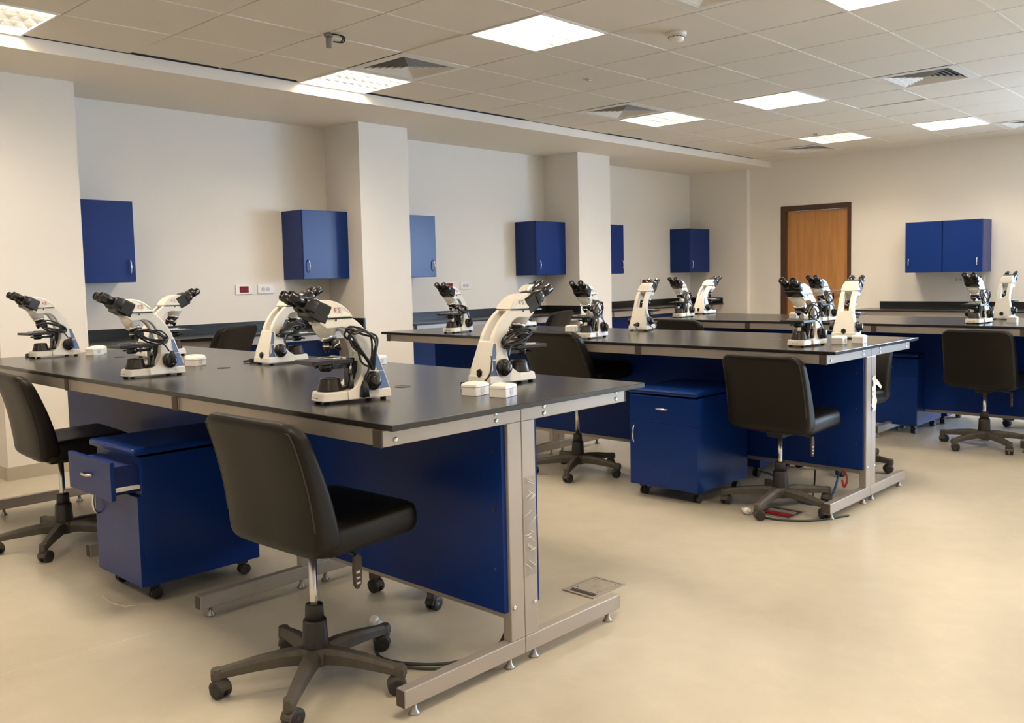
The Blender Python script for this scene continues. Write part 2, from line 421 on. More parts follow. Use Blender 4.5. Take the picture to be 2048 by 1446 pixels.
# ------------------------------------------------------------------ island tables
def island(label, loc, L_, width, fy1, frames, x1off=-.047, fixed_holes=(), rot=0.):
    """long edge along -x, right end at local x=0, near edge y=0"""
    t = thing('laboratory_table', label, 'table', (loc[0], loc[1], 0), rot, 'island laboratory tables')
    B().box(-L_, 0, 0, width, .882, .9).build('tabletop', M['top'], t, bevel=.002)
    ym = (fy1)/2
    TH = .04
    for x in frames:          # each frame: two back-to-back C frames
        xa, xb = x-TH, x
        for side in (0, 1):
            y0, y1 = (0, ym-.001) if side == 0 else (ym+.001, fy1)
            yu0, yu1 = (ym-.066, ym-.001) if side == 0 else (ym+.001, ym+.066)
            f = B().box(xa, xb, y0, y1, .831, .881).box(xa, xb, yu0, yu1, .093, .831)
            f.box(xa, xb, y0+.05 if side == 0 else y0, y1 if side == 0 else y1-.05, .037, .093)
            f.build('end_frame', M['steel'], t, bevel=.003)
            e = B(); ye = 0 if side == 0 else fy1
            s_ = -1 if side == 0 else 1
            e.box(xa-.001, xb+.0005, min(ye, ye+s_*.004), max(ye, ye+s_*.004), .8305, .8815)
            e.build('end_cap', M['cap'], t)
            yf = .05 if side == 0 else fy1-.05
            B().box(xa+.002, xb-.002, min(yf, yf+s_*.002), max(yf, yf+s_*.002), .039, .091).build('end_cap', M['cap'], t)
        for yy in (.10, ym-.06, ym+.06, fy1-.10):
            B().lathe([(0, 0), (.019, 0), (.017, .005), (.009, .016), (.007, .037), (0, .037)], (x-.02, yy, 0), n=14).build('levelling_foot', M['foot'], t)
    xr = frames[0]
    for yy, zz in ((.047, .849), (ym-.115, .872), (ym-.115, .849), (ym+.115, .869), (ym+.115, .845), (fy1-.055, .872), (fy1-.055, .847), (ym-.05, .208), (ym+.05, .203)):
        B().lathe([(0, 0), (.008, 0), (.0075, .003), (.004, .005), (.0025, .004), (0, .004)], (xr, yy, zz), (1, 0, 0), 10).build('screw', M['chrome'], t)
    # long rails
    for i in range(len(frames)-1):
        a, b_ = frames[i+1]+.001, frames[i]-TH-.001
        for yy in (.006, fy1-.036): box('long_rail', M['steel'], a, b_, yy, yy+.03, .832, .881, t)
    # modesty panels on both sides of the uprights
    xl = frames[-1]-TH
    for yy in (ym-.085, ym+.067):
        box('modesty_panel', M['panel'], xl, xr-.012, yy, yy+.018, .195, .835, t)
    box('lower_rail', M['steel'], xl+TH, xr-TH, ym-.062, ym-.022, .168, .193, t)
    for zz in (.34, .54, .74): B().cyl((xr-.05, ym-.085, zz), (xr-.05, ym-.088, zz), .0045, n=10).build('panel_bolt', M['cap'], t)
    for x, y in fixed_holes:
        B().lathe([(0, 0), (.032, 0), (.030, .0018), (.024, .0022), (.022, .001), (0, .001)], (x, y, .9)).build('grommet', M['cap'], t)
    return t
T1 = island('long black-topped laboratory table nearest the camera', (0, 0), 3.82, 1.208, 1.143, (-.047, -1.30, -2.37, -3.72),
            fixed_holes=((-.708, .605), (-2.048, .589), (-3.215, .583)))
T2 = island('black-topped laboratory table in the middle, second from the camera', (.047, 2.7916), 3.745, 1.160, 1.143, (-.047, -1.225, -2.40, -3.63),
            fixed_holes=((-.666, .63),))
T3 = island('farthest black-topped laboratory table, cut by the right edge of the photo', (1.45, 5.2483), 4.35, 1.17, 1.143, (-.047, -1.13, -2.186, -3.28, -4.30))
# clear film left on a post of the near table, pale tape on the middle table
def film(name, label, cat, loc, m, w_, h_, seed):
    r = random.Random(seed); t = thing(name, label, cat, loc)
    s_ = B(); n = 14; vs = []
    for i in range(n+1):
        for q in range(4):
            vs.append((.0015+.003*r.random(), -w_/2+w_*q/3+.002*r.random(), h_*i/n))
    fs = [(i*4+q, i*4+q+1, i*4+q+5, i*4+q+4) for i in range(n) for q in range(3)]
    s_.add(vs, fs); s_.build('sheet', m, t)
    cr = B()
    for i in range(17):
        z = h_*r.random(); dz = r.uniform(-.03, .03); y0 = r.uniform(-w_/2, 0)
        cr.tube([(.004, y0, z), (.0065, y0+.012, z+dz*.4), (.005, y0+.03, z+dz)], .0009, 5)
    cr.build('crease', M['white'], t)
    return t
clear = mat('clear_film', (.8, .78, .75), .12, spec=1); clear.node_tree.nodes['Principled BSDF'].inputs['Transmission Weight'].default_value = .85
clear.node_tree.nodes['Principled BSDF'].inputs['IOR'].default_value = 1.03
film('plastic_wrap', 'creased clear plastic wrap around the post of the near table', 'plastic wrap', (-.046, .602, .30), clear, .058, .34, 2)
t = thing('adhesive_tape', 'crumpled white tape stuck on the end post of the middle table', 'tape', (.0005, 3.395, .52))
r = random.Random(5); s_ = B(); vs = []
for i in range(13):
    for q in range(4): vs.append((.001+.009*r.random(), -.035+.05*q/3+.01*r.random(), .20*i/12))
s_.add(vs, [(i*4+q, i*4+q+1, i*4+q+5, i*4+q+4) for i in range(12) for q in range(3)]).build('strip', M['white'], t)
s_ = B(); s_.add([(.004, 0, .19), (.006, .05, .165), (.01, .095, .125), (.006, .085, .115), (.005, .04, .14), (.004, 0, .15)], [(0, 1, 4, 5), (1, 2, 3, 4)]).build('loose_end', M['white'], t)

# ------------------------------------------------------------------ wall benches
def wall_bench(label, y0, y1, splash_return=True, wrap='far'):
    t = thing('wall_bench', label, 'bench', (XW, y0, 0), 0, 'benches in the wall recesses')
    L_ = y1-y0; D = .56
    B().box(.001, D, .002, L_-.002, .862, .88).build('worktop', M['top'], t, bevel=.002)
    s_ = B().box(.001, .02, .002, L_-.002, .881, .962).box(.02, D-.01, L_-.021, L_-.002, .881, .962)
    s_.build('splashback', M['splash'], t)
    box('front_rail', M['steel'], D-.05, D-.02, .05, L_-.05, .795, .861, t)
    xs = [.02, L_/2-.02, L_-.07]
    for i, yy in enumerate(xs):
        B().box(.06, D-.03, yy, yy+.04, .03, .08).box(.06, .12, yy, yy+.04, .08, .861).box(.12, D-.05, yy, yy+.04, .80, .861).build('leg_frame', M['steel'], t)
    box('back_panel', M['blue'], .13, .148, .02, L_-.02, .2, .85, t)
    return t
wall_bench('black wall bench in the nearest recess, between the first two columns', .99, 3.40)
wall_bench('black wall bench in the middle recess, under the pale blue shining cabinet', 3.96, 6.46)
wall_bench('black wall bench in the farthest recess of the left wall', 7.057, PIER_Y)
bb = thing('back_wall_bench', 'long black bench with splashback along the back wall under the double cabinet', 'bench', (-2.62, YB, 0))
B().box(0, 5.2, -.60, -.002, .812, .83).build('worktop', M['top'], bb, bevel=.002)
B().box(.14, 5.2, -.022, -.003, .831, .915).build('splashback', M['splash'], bb)
box('front_rail', M['steel'], .02, 5.1, -.58, -.55, .745, .811, bb)
for x in (.02, 1.3, 2.6, 3.9, 5.1): B().box(x, x+.04, -.57, -.05, .03, .08).box(x, x+.04, -.12, -.06, .08, .811).build('leg_frame', M['steel'], bb)
box('back_panel', M['blue'], .02, 5.1, -.16, -.142, .2, .80, bb)

# ------------------------------------------------------------------ wall cabinets
def cab(label, y0, y1, m=None, hinge='l', ajar=0.):
    m = m or M['blue']
    D = .333; Wd = y1-y0
    t = thing('wall_cabinet', label, 'cabinet', (XW, y0, 1.326), 0, 'blue cabinets on the left wall')
    B().box(.001, D-.02, .001, Wd-.001, 0, .614).build('body', M['blue'], t, bevel=.0015)
    dr = B().box(0, .018, .002, Wd-.002, .002, .612).build('door', m, t, bevel=.0015)
    dr.location = (D-.0185, 0, 0)
    hb = bow(.11, .028, .004, 'z'); o = hb.build('handle', M['chrome'], dr)
    o.rotation_euler = (0, 0, PI/2); o.location = (.018, (.045 if hinge == 'r' else Wd-.045), .115)
    return t
cab('blue wall cabinet nearest the camera, against the first column', .99, 1.444)
cab('blue wall cabinet with its side showing, left of the second column', 2.915, 3.398, hinge='r')
cab('pale blue shining wall cabinet just right of the second column', 3.962, 4.455)
cab('blue wall cabinet with its side showing, left of the third column', 5.95, 6.458, hinge='r')
cab('narrow-looking blue wall cabinet just right of the third column', 7.06, 7.584)
cab('farthest blue cabinet of the left wall, in the corner', 9.10, 9.612, hinge='r')
t = thing('double_wall_cabinet', 'wide blue double-door cabinet on the back wall, right of the door', 'cabinet', (-2.055, YB, 1.27))
B().box(0, .875, -.31, -.001, 0, .60).build('body', M['blue'], t, bevel=.0015)
for i, (a, b_, hx) in enumerate(((.002, .425, .045), (.437, .873, .385))):
    dr = B().box(0, b_-a, -.018, 0, .002, .598).build('door', M['blue'], t, bevel=.0015); dr.location = (a, -.3115, 0)
    o = bow(.10, .026, .004, 'z').build('handle', M['chrome'], dr); o.location = (hx, -.018, .12)

# sockets
def socket(label, loc, rotz, red, w_=.158, h_=.084):
    t = thing('wall_socket', label, 'socket', loc, rotz, 'double sockets on the walls')
    B().box(-w_/2, w_/2, -.009, -.0005, -h_/2, h_/2, .003).build('plate', M['white'], t)
    if red:
        o = B().box(-.042, .042, -.0125, -.009, -.027, .027).build('insert', M['red'], t)
        B().cyl((-.021, -.0127, 0), (-.021, -.0135, 0), .013, n=16).cyl((.021, -.0127, 0), (.021, -.0135, 0), .013, n=16).build('hole', mat('dark_red', (.12, .005, .01), .5), o)
    else:
        o = B().cyl((-.024, -.009, 0), (-.024, -.0115, 0), .021, n=20).cyl((.024, -.009, 0), (.024, -.0115, 0), .021, n=20).build('insert', M['white'], t)
        q = B()
        for s_ in (-1, 1): q.lathe([(.012, 0), (.017, 0), (.017, .0006), (.012, .0006)], (s_*.024, -.0116, 0), (0, -1, 0), 16)
        for s_ in (-1, 1):
            for z in (-.007, .007): q.cyl((s_*.024+z, -.0116, 0), (s_*.024+z, -.0125, 0), .0028, n=8)
        q.build('hole', M['grey'], o)
    return t
R90 = PI/2
for (yr, yw, z, nm) in ((2.513, 2.725, 1.246, 'nearest'), (4.913, 5.151, 1.228, 'middle'), (8.457, 8.668, 1.213, 'farthest')):
    socket('red double socket in a white plate in the %s wall recess' % nm, (XW, yr, z), R90, True)
    socket('white double socket beside the red one in the %s wall recess' % nm, (XW, yw, z), R90, False)
socket('red double socket on the back wall under the double cabinet', (-1.326, YB, 1.188), 0, True)
socket('white double socket on the back wall under the double cabinet', (-1.538, YB, 1.178), 0, False)

# ------------------------------------------------------------------ pedestals
def pedestal(label, loc, rotz, w_=.42, d_=.53, open_=0.):
    """front faces -y, origin at the middle of the front bottom edge"""
    t = thing('mobile_pedestal', label, 'pedestal cabinet', loc, rotz, 'blue pedestals on casters')
    h = w_/2
    B().box(-h, h, .02, d_, .072, .61).build('body', M['blue'], t, bevel=.0015)
    # sloping worktop with rolled front edge
    tp = B().box(-h-.004, h+.004, -.012, d_+.004, .618, .648).build('top', M['blue'], t, bevel=.011)
    dr = B().box(-h+.001, h-.001, -.018, 0, .0, .155).build('drawer', M['blue'], t, bevel=.0015)
    dr.location = (0, .02-open_, .452)
    o = bow(.085, .022, .0042, 'x').build('handle', M['chrome'], dr); o.location = (0, -.018, .085)
    if open_ > .01:
        B().box(-h+.03, h-.03, 0, .38, .015, .13).build('drawer_box', M['blue_dark'], dr)
        for q in (h-.028, -h+.014): B().box(q, q+.014, .0, .40, .03, .045).build('slide_rail', M['white'], dr)
    do = B().box(-h+.001, h-.001, -.018, 0, .0, .376).build('door', M['blue'], t, bevel=.0015); do.location = (0, .02, .074)
    o = bow(.10, .025, .0042, 'z').build('handle', M['chrome'], do); o.location = (-h+.04, -.018, .30)
    for sx in (-1, 1):
        for yy in (.07, d_-.06):
            c = B().box(-.016, .016, -.02, .02, .05, .071).cyl((-.018, .008, .024), (-.004, .008, .024), .024, n=16).cyl((.004, .008, .024), (.018, .008, .024), .024, n=16)
            o = c.build('caster', M['plastic'], t); o.location = (sx*(h-.05), yy, 0)
    return t
pedestal('blue pedestal with its drawer pulled open, under the near table', (-1.85, -.03, 0), 0, .43, .53, .10)
pedestal('blue pedestal with drawer shut, at the near side of the middle table', (-.945, 2.675, 0), 0, .47, .56)
pedestal('blue pedestal at the farthest table, seen beyond the end of the middle table', (-.775, 5.58, 0), 0, .47, .56)
pedestal('blue pedestal behind the middle table, only its foot seen under the blue panel', (-1.00, 4.03, 0), PI, .45, .53)
pedestal('blue pedestal behind the farthest table, only its foot seen beside the right chair base', (-.74, 6.74, 0), PI, .45, .53)

# ------------------------------------------------------------------ task chairs
def chair_proto():
    """faces +y, origin under the column on the floor"""
    t = thing('task_chair', '', 'chair', group='armless black task chairs')
    # seat cushion
    rings = []
    for z, ins in ((.448, .05), (.446, .02), (.452, .006), (.468, .0), (.500, .0), (.522, .006), (.534, .022), (.540, .05), (.534, .12)):
        rings.append([(x, y+.065, z+.010*max(0, (y+.065)/.2)**2) for x, y in rrect(.245-ins, .205-ins, max(.02, .06-ins*.5), 6)])
    B().loft(rings).build('seat', M['leather'], t, autosm=True)
    # backrest: reclined wedge that tapers upwards, rounded corners
    Z0, Z1 = .448, .872
    def flat(z):
        f = (z-Z0)/(Z1-Z0); r_ = .065; rb = .055
        w_ = .252-.008*f
        if z > Z1-r_: q = z-(Z1-r_); w_ -= r_-math.sqrt(max(0, r_*r_-q*q))
        if z < Z0+rb: q = Z0+rb-z; w_ -= rb-math.sqrt(max(0, rb*rb-q*q))
        th = (.095-.040*f)/2
        if z > Z1-.028: th *= math.sqrt(max(.03, 1-((z-(Z1-.028))/.029)**2))
        if z < Z0+.03: th *= .5+.5*math.sqrt(max(0, 1-((Z0+.03-z)/.031)**2))
        yc = -.110-.105*f+.018*math.sin(f*PI)
        pts = [Vector((x, y+yc, z)) for x, y in rrect(w_, th, min(th*.9, .022), 5)]
        out = []; n_ = len(pts)
        for i in range(n_):
            m_ = 8 if i in (5, 17) else 1
            for k in range(m_): out.append(pts[i].lerp(pts[(i+1) % n_], k/m_))
        return out
    bend = lambda p: Vector((p.x, p.y+.30*max(0, abs(p.x)-.10)**2*2.2, p.z))
    def sect(z): return [bend(p) for p in flat(z)]
    zs = [.448, .451, .457, .466, .478, .492, .51, .55, .60, .65, .70, .75, .78, .806, .82, .833, .844, .853, .860, .866, .870, .8718]
    B().loft([sect(z) for z in zs]).build('backrest', M['leather'], t, autosm=True)
    # piping around the rear shell
    P = []
    for z in [.54, .6, .66, .72, .76, .79, .81, .828, .842]:
        s_ = sect(z); xm = max(p[0] for p in s_); ym = min(p[1] for p in s_ if p[0] > xm-.04)
        P.append((xm-.012, ym+.003, z))
    yt = min(p[1] for p in sect(.858))
    top = [(x, bend(Vector((x, yt+.004, .8585))).y, .8595) for x in (.16, .10, .05, 0, -.05, -.10, -.16)]
    P2 = P+top+[(-x, y, z) for x, y, z in reversed(P)]
    B().tube(spline(P2, 5), .0022, 6).build('piping', M['piping'], t)
    # mechanism
    B().box(-.09, .09, -.07, .15, .428, .449, .004).box(-.05, .05, -.06, .08, .405, .430, .004).build('seat_plate', M['plastic'], t)
    lv = B().tube([(.04, .04, .418), (.10, .05, .416), (.16, .05, .410)], .006)
    lv.build('lever_rod', M['cap'], t)
    pd = B(); poly = [(0, .0), (.016, -.01), (.018, -.05), (.014, -.10), (.004, -.115), (-.006, -.115), (-.014, -.10), (-.016, -.05), (-.012, -.008)]
    pd.prism(poly, lambda a, b: (.16, .05+a, .416+b), lambda a, b: (.172, .05+a, .416+b))
    p_ = pd.build('tilt_paddle', M['cap'], t, bevel=.003)
    q = B()
    for i, (zz, hh) in enumerate(((.292, .008), (.275, .005), (.258, .006))): q.box(.1722, .1728, .043, .058, zz+.06, zz+hh+.06)
    q.build('paddle_marks', M['tagm'], p_)
    B().cyl((0, 0, .10), (0, 0, .43), .0135, n=16).build('gas_lift', M['chrome'], t)
    B().lathe([(.0, .262), (.027, .262), (.029, .255), (.031, .20), (.0, .20)]).build('upper_sleeve', M['plastic'], t)
    B().lathe([(0, .212), (.036, .212), (.038, .205), (.043, .115), (.043, .095), (0, .095)]).build('lower_sleeve', M['plastic'], t)
    st = B().lathe([(0, .122), (.046, .122), (.052, .112), (.052, .07), (.04, .062), (0, .062)])
    for i in range(5):
        a = 2*PI*i/5; R = Matrix.Rotation(a, 3, 'Z'); rings = []
        for x, zc, hh, ww in ((.03, .096, .026, .026), (.10, .098, .024, .024), (.18, .092, .021, .021), (.25, .083, .018, .018), (.302, .076, .016, .017), (.324, .074, .015, .013)):
            rings.append([R @ Vector((x, p, zc+q)) for p, q in ((-ww, -hh), (ww, -hh), (ww, hh*.35), (ww*.6, hh), (-ww*.6, hh), (-ww, hh*.35))])
        st.loft(rings, smooth=False)
        e = [R @ Vector((.304, 0, z)) for z in (.052, .092)]
        st.cyl(e[0], e[1], .020, .018, 14)
    st.build('star_base', M['dusty'], t, bevel=.002)
    for i in range(5):
        a = 2*PI*i/5; R = Matrix.Rotation(a, 3, 'Z'); p = R @ Vector((.304, 0, 0))
        c = B().cyl((0, 0, .03), (0, 0, .056), .008, n=10)
        hood = []
        for k in range(9):
            th = PI*k/8; hood.append((-.010+.031*math.cos(th), .028+.030*math.sin(th)))
        c.prism(hood, lambda x, z: (x, -.021, z), lambda x, z: (x, .021, z))
        o = c.build('caster', M['dusty'], t, bevel=.002); o.location = p; o.rotation_euler = (0, 0, a+rnd.uniform(-1.2, 1.2))
        for s_ in (-1, 1):
            B().lathe([(0, -.009), (.025, -.009), (.028, -.005), (.028, .007), (.023, .011), (.009, .009), (0, .009)], (-.012, s_*.0145, .0282), (0, s_, 0), 20).build('wheel', M['plastic'], o)
    return t
ch0 = chair_proto()
CH = [  # x, y, facing, base turn, lift, recline, label
    ((-.485, .035), 2, 24, .032, 0, 'task chair closest to the camera, in the foreground before the near table'),
    ((-2.83, .105), -4, 35, .02, 0, 'task chair cut by the left edge of the photo, left of the open pedestal'),
    ((-1.82, 2.95), 2, 8, .150, 13, 'task chair with its rounded back between the near and the middle table'),
    ((-.34, 2.94), -2, 59, .0, 0, 'task chair in front of the middle table, next to the pedestal with shut drawer'),
    ((.012, 5.40), -2, 30, .0, 0, 'task chair at the near side of the farthest table, by the right edge'),
    ((-.50, 4.15), 178, 0, .0, 0, 'task chair behind the end of the middle table, seen past its steel post'),
    ((-4.62, 1.85), 118, 0, .14, 8, 'task chair before the nearest wall bench, only its back showing over the near table'),
    ((-4.57, 5.62), 105, 0, .10, 8, 'task chair at the middle wall bench, its back seen over the middle table'),
    ((-2.45, 5.31), -4, 20, .035, 0, 'task chair at the farthest table whose back top shows over the middle table'),
    ((-.86, .93), 180, 20, -.02, 0, 'task chair behind the near table, only casters seen under the blue panel'),
    ((.10, 6.62), 170, 10, -.02, 0, 'task chair behind the farthest table, only its base seen at the right edge'),
]
for i, ((x, y), rz, bt, lift, rec, lb) in enumerate(CH):
    if i == 0: t = ch0; t.location = (x, y, 0); t.rotation_euler = (0, 0, math.radians(rz)); t['label'] = lb
    else: t = dup(ch0, (x, y, 0), math.radians(rz), lb)
    if i == 0: l0 = lift
    da = math.radians(bt-rz) - (0 if i == 0 else da0)
    if i == 0: da0 = da
    Rx = Matrix.Rotation(math.radians(rec), 3, 'X'); pv = Vector((0, 0, .43))
    for c in t.children:          # turn the star base with its casters, raise and recline the upholstery
        nm = c.name.split('.')[0]
        if nm == 'star_base': c.rotation_euler = (0, 0, c.rotation_euler[2]+da)
        elif nm == 'caster':
            c.location = Matrix.Rotation(da, 3, 'Z') @ c.location; c.rotation_euler = (0, 0, c.rotation_euler[2]+da)
        elif nm in ('gas_lift',): c.location = (0, 0, lift)
        elif nm in ('upper_sleeve', 'lower_sleeve'): pass
        elif nm in ('seat', 'backrest', 'piping'):
            c.location = (pv - Rx @ pv) + Vector((0, 0, lift)); c.rotation_euler = (math.radians(rec) if nm != 'seat' else math.radians(rec*.3), 0, 0)
        else: c.location = (0, 0, lift)

# ------------------------------------------------------------------ microscopes
def scope_proto():
    """user side is +y; y = a - .135 with a measured from the rear"""
    t = thing('microscope', '', 'microscope', group='binocular microscopes')
    A = lambda a: a-.135
    cream = M['cream']
    # base + housing
    b = B()
    def plan(wf, wr, yf, yr, z, rf=.03):
        pts = []
        for i in range(9):
            th = PI*i/8; pts.append((wf*math.cos(th) if i not in (0, 8) else wf*math.cos(th), yf-rf+rf*math.sin(th)))
        return [(x, y, z) for x, y in pts]+[(-wr, yr, z), (wr, yr, z)]
    b.loft([plan(.052, .074, .135, -.135, .008, .018), plan(.050, .072, .131, -.134, .034, .018), plan(.047, .068, .126, -.13, .039, .018)], smooth=False)
    # rising shoulder behind the lamp
    sh = [(A(.17), .038), (A(.15), .046), (A(.13), .060), (A(.12), .075), (A(.11), .10), (A(.105), .135), (A(.095), .165), (A(.036), .168), (A(.020), .11), (A(.008), .06), (A(0), .02), (A(0), .010), (A(.17), .010)]
    def hw(z): return .0735-.030*(min(z, .168)/.168)**.8
    bm_v = lambda s_: (lambda y, z: (s_*hw(z), y, z))
    b.prism(sh, bm_v(-1), bm_v(1))
    b.build('base', cream, t, bevel=.004)
    for fx, fy in ((-.036, .105), (.036, .105), (-.055, -.11), (.055, -.11)): B().cyl((fx, fy, 0), (fx, fy, .009), .011, n=12).build('rubber_foot', M['rubber'], t)
    # arm: two curved cheeks joined at the top
    outer = [(.038, .160), (.045, .185), (.060, .212), (.078, .237), (.097, .257), (.115, .272), (.133, .284)]
    inner = [(.200, .252), (.180, .254), (.160, .250), (.142, .238), (.126, .218), (.114, .195), (.105, .165), (.100, .13), (.060, .13)]
    cheek = [(A(a), z) for a, z in outer]+[(A(.255), .284), (A(.262), .270), (A(.235), .250)]+[(A(a), z) for a, z in inner]
    ar = B()
    for s_ in (-1, 1):
        ar.prism(cheek, lambda y, z, s_=s_: (s_*.0455, y, z), lambda y, z, s_=s_: (s_*.021, y, z))
    br_ = [(A(.118), .2835), (A(.25), .2835), (A(.258), .268), (A(.235), .250), (A(.19), .251), (A(.165), .262), (A(.14), .272)]
    ar.prism(br_, lambda y, z: (-.0215, y, z), lambda y, z: (.0215, y, z))
    ar.build('arm', cream, t, bevel=.004)
    hd = [(A(.131), .2865), (A(.138), .299), (A(.150), .314), (A(.168), .329), (A(.190), .340), (A(.215), .346), (A(.248), .347), (A(.256), .340), (A(.232), .2865)]
    h = B()
    n = len(hd)
    w1 = lambda z: .049-.012*max(0, (z-.30)/.047)
    h.prism(hd, lambda y, z: (-w1(z), y, z), lambda y, z: (w1(z), y, z))
    h.build('head', cream, t, bevel=.006)
    B().box(-.0475, .0475, A(.135), A(.233), .2838, .2868).build('joint_ring', M['mblack'], t)
    # locking screw
    B().cyl((.045, A(.20), .279), (.050, A(.20), .279), .003, n=8).cyl((-.045, A(.20), .279), (-.050, A(.20), .279), .003, n=8).build('lock_screw', M['mblack'], t)
    # binocular housing and eyepieces, tilted 27 degrees up
    th = math.radians(27); dy, dz = math.cos(th), math.sin(th)
    o = Vector((0, A(.238), .303)); D = Vector((0, dy, dz)); N = Vector((0, -dz, dy))
    bh = B()
    def rr(u, w_, hh, cx, r_, off=0):
        return [o+D*u+Vector((cx+x, 0, 0))+N*(y+off) for x, y in rrect(w_, hh, r_, 4)]
    bh.loft([rr(-.014, .047, .034, 0, .008, -.003), rr(.052, .049, .034, 0, .010, -.003), rr(.060, .044, .026, 0, .012, -.003)], smooth=False)
    for s_ in (-1, 1):
        bh.loft([rr(.040, .022, .030, s_*.031, .018), rr(.072, .021, .026, s_*.031, .018), rr(.082, .020, .020, s_*.031, .018)], smooth=True)
    bh.build('binocular_housing', M['mblack'], t, bevel=.002)
    for s_ in (-1, 1):
        c0 = o+Vector((s_*.031, 0, 0))
        e = B().lathe([(0, .07), (.0175, .07), (.0175, .100), (.0198, .103), (.0198, .118), (.0178, .121), (.0190, .138), (.0150, .142), (.0130, .137), (0, .137)], c0, D, 22).build('eyepiece', M['mblack'], t)
        B().lathe([(0, .1372), (.0125, .1372), (.0125, .1382), (0, .1382)], c0, D, 16).build('lens', M['glass'], e)
    # nosepiece cone, turret, objectives
    ax = Vector((0, -.26, -1)).normalized(); o2 = Vector((0, A(.222), .270))
    B().lathe([(0, -.002), (.044, -.002), (.043, .012), (.030, .045), (.028, .046), (0, .046)], o2, ax, 28).build('nosepiece', cream, t)
    tu = B().lathe([(0, .044), (.031, .044), (.033, .050), (.030, .056), (0, .056)], o2, ax, 28).build('turret_ring', M['chrome'], t)
    B().lathe([(0, .055), (.027, .055), (.022, .066), (0, .068)], o2, ax, 24).build('turret', M['mblack'], t)
    oc = o2+ax*.058
    for i, (dx, dyy, ln, rr_) in enumerate(((0, .42, .050, .0145), (.62, -.45, .042, .0135), (-.62, -.45, .048, .0135), (.0, -1.0, .036, .0125))):
        dd = (ax+Vector((dx*.8, dyy*.75, 0))).normalized() if i else Vector((0, .02, -1)).normalized()
        st_ = oc+Vector((dx*.018, dyy*.018, 0)) if i else oc+Vector((0, .006, .004))
        ob = B().lathe([(0, 0), (.0095, 0), (rr_, .006), (rr_, ln*.62), (rr_*.75, ln*.8), (.005, ln), (0, ln)], st_, dd, 16).build('objective', M['mblack'], t)
        B().lathe([(rr_+.0003, ln*.50), (rr_+.0009, ln*.51), (rr_+.0009, ln*.60), (rr_+.0003, ln*.61)], st_, dd, 16).build('objective_ring', M['chrome'], ob)
    # stage
    stg = B().box(-.072, .066, A(.150), A(.308), .133, .147, .002).box(-.025, .025, A(.12), A(.152), .125, .147)
    stg.build('stage', M['mblack'], t)
    sc2 = B().box(-.045, .05, A(.165), A(.178), .1475, .1535).box(.036, .046, A(.175), A(.262), .1475, .1510).tube([(-.04, A(.175), .151), (-.052, A(.21), .152), (-.03, A(.245), .1515)], .002).tube([(.02, A(.18), .152), (.0, A(.24), .154), (-.02, A(.262), .1515)], .0017)
    sc2.build('slide_clip', M['chrome'], t)
    B().lathe([(0, .136), (.020, .136), (.024, .128), (.024, .112), (.019, .106), (0, .106)], (0, A(.222), 0)).cyl((.02, A(.235), .12), (.038, A(.245), .118), .004).build('condenser', M['mblack'], t)
    B().box(-.020, .020, A(.10), A(.142), .045, .136, .003).box(-.012, .012, A(.14), A(.20), .112, .124).build('focus_block', M['mblack'], t)
    B().cyl((-.050, A(.152), .093), (-.050, A(.152), .137), .0045, n=12).build('stage_drive_rod', M['chrome'], t)
    B().lathe([(0, .046), (.0105, .046), (.0115, .05), (.0115, .070), (.009, .072), (.009, .094), (0, .095)], (-.050, A(.152), 0), n=16).build('stage_drive_knob', M['mblack'], t)
    B().lathe([(0, .037), (.047, .037), (.045, .045), (.038, .066), (.036, .078), (.033, .083), (.027, .083), (.024, .080), (0, .080)], (0, A(.208), 0), n=30).box(-.030, .030, A(.13), A(.19), .037, .052, .006).build('illuminator', mat_illum, t)
    for s_ in (-1, 1):
        ax_ = (s_, 0, 0); c0 = (s_*.056, A(.074), .068)
        k = B().lathe([(0, 0), (.030, 0), (.033, .004), (.033, .020), (.029, .025), (0, .025)], c0, ax_, 28).build('coarse_focus_knob', M['mblack'], t)
        B().lathe([(0, .024), (.020, .024), (.022, .027), (.022, .040), (.018, .043), (0, .043)], c0, ax_, 24).build('fine_focus_knob', M['mblack'], k)
        # blue inlays on the rear edges of the sides
        f = lambda y, z: (s_*(hw(z)+.0012), y, z)
        g = lambda y, z: (s_*(hw(z)-.002), y, z)
        for poly in ([(A(.040), .160), (A(.054), .160), (A(.050), .12), (A(.044), .100), (A(.023), .100), (A(.030), .12)], [(A(.022), .096), (A(.043), .096), (A(.041), .060), (A(.046), .024), (A(.004), .026), (A(.011), .060)]):
            bo = [(y+(.0026 if i_ in (0, 5) else .0026), z) for i_, (y, z) in enumerate(poly)]
            pn = B().prism(poly, f, g).build('side_inlay', M['mblue'], t)
        ro = [(A(.054), .163), (A(.036), .163), (A(.0), .021), (A(.040), .0205)]
        rim = B(); pts = [(A(.057), .163), (A(.053), .12), (A(.046), .098), (A(.043), .060), (A(.049), .020), (A(.001), .022)]
        rim.tube([f(*p) for p in pts], .0016, 6).tube([f(A(.021), .098), f(A(.038), .098)], .0016, 6).tube([f(A(.040), .163), f(A(.027), .12), f(A(.008), .06), f(A(.001), .022)], .0016, 6)
        rim.build('inlay_rim', M['white'], t)
    # rear socket, rocker switch
    hexa = [(.017*math.cos(PI/3*i+PI/6)*.95, .017*math.sin(PI/3*i+PI/6)) for i in range(6)]
    B().prism(hexa, lambda a, b_: (a, A(.0035)-.004, .046+b_), lambda a, b_: (a, A(.02), .046+b_)).build('power_socket', M['mblack'], t)
    B().box(-.009, .009, A(-.0045), A(-.001), .040, .052).build('socket_recess', M['rubber'], t)
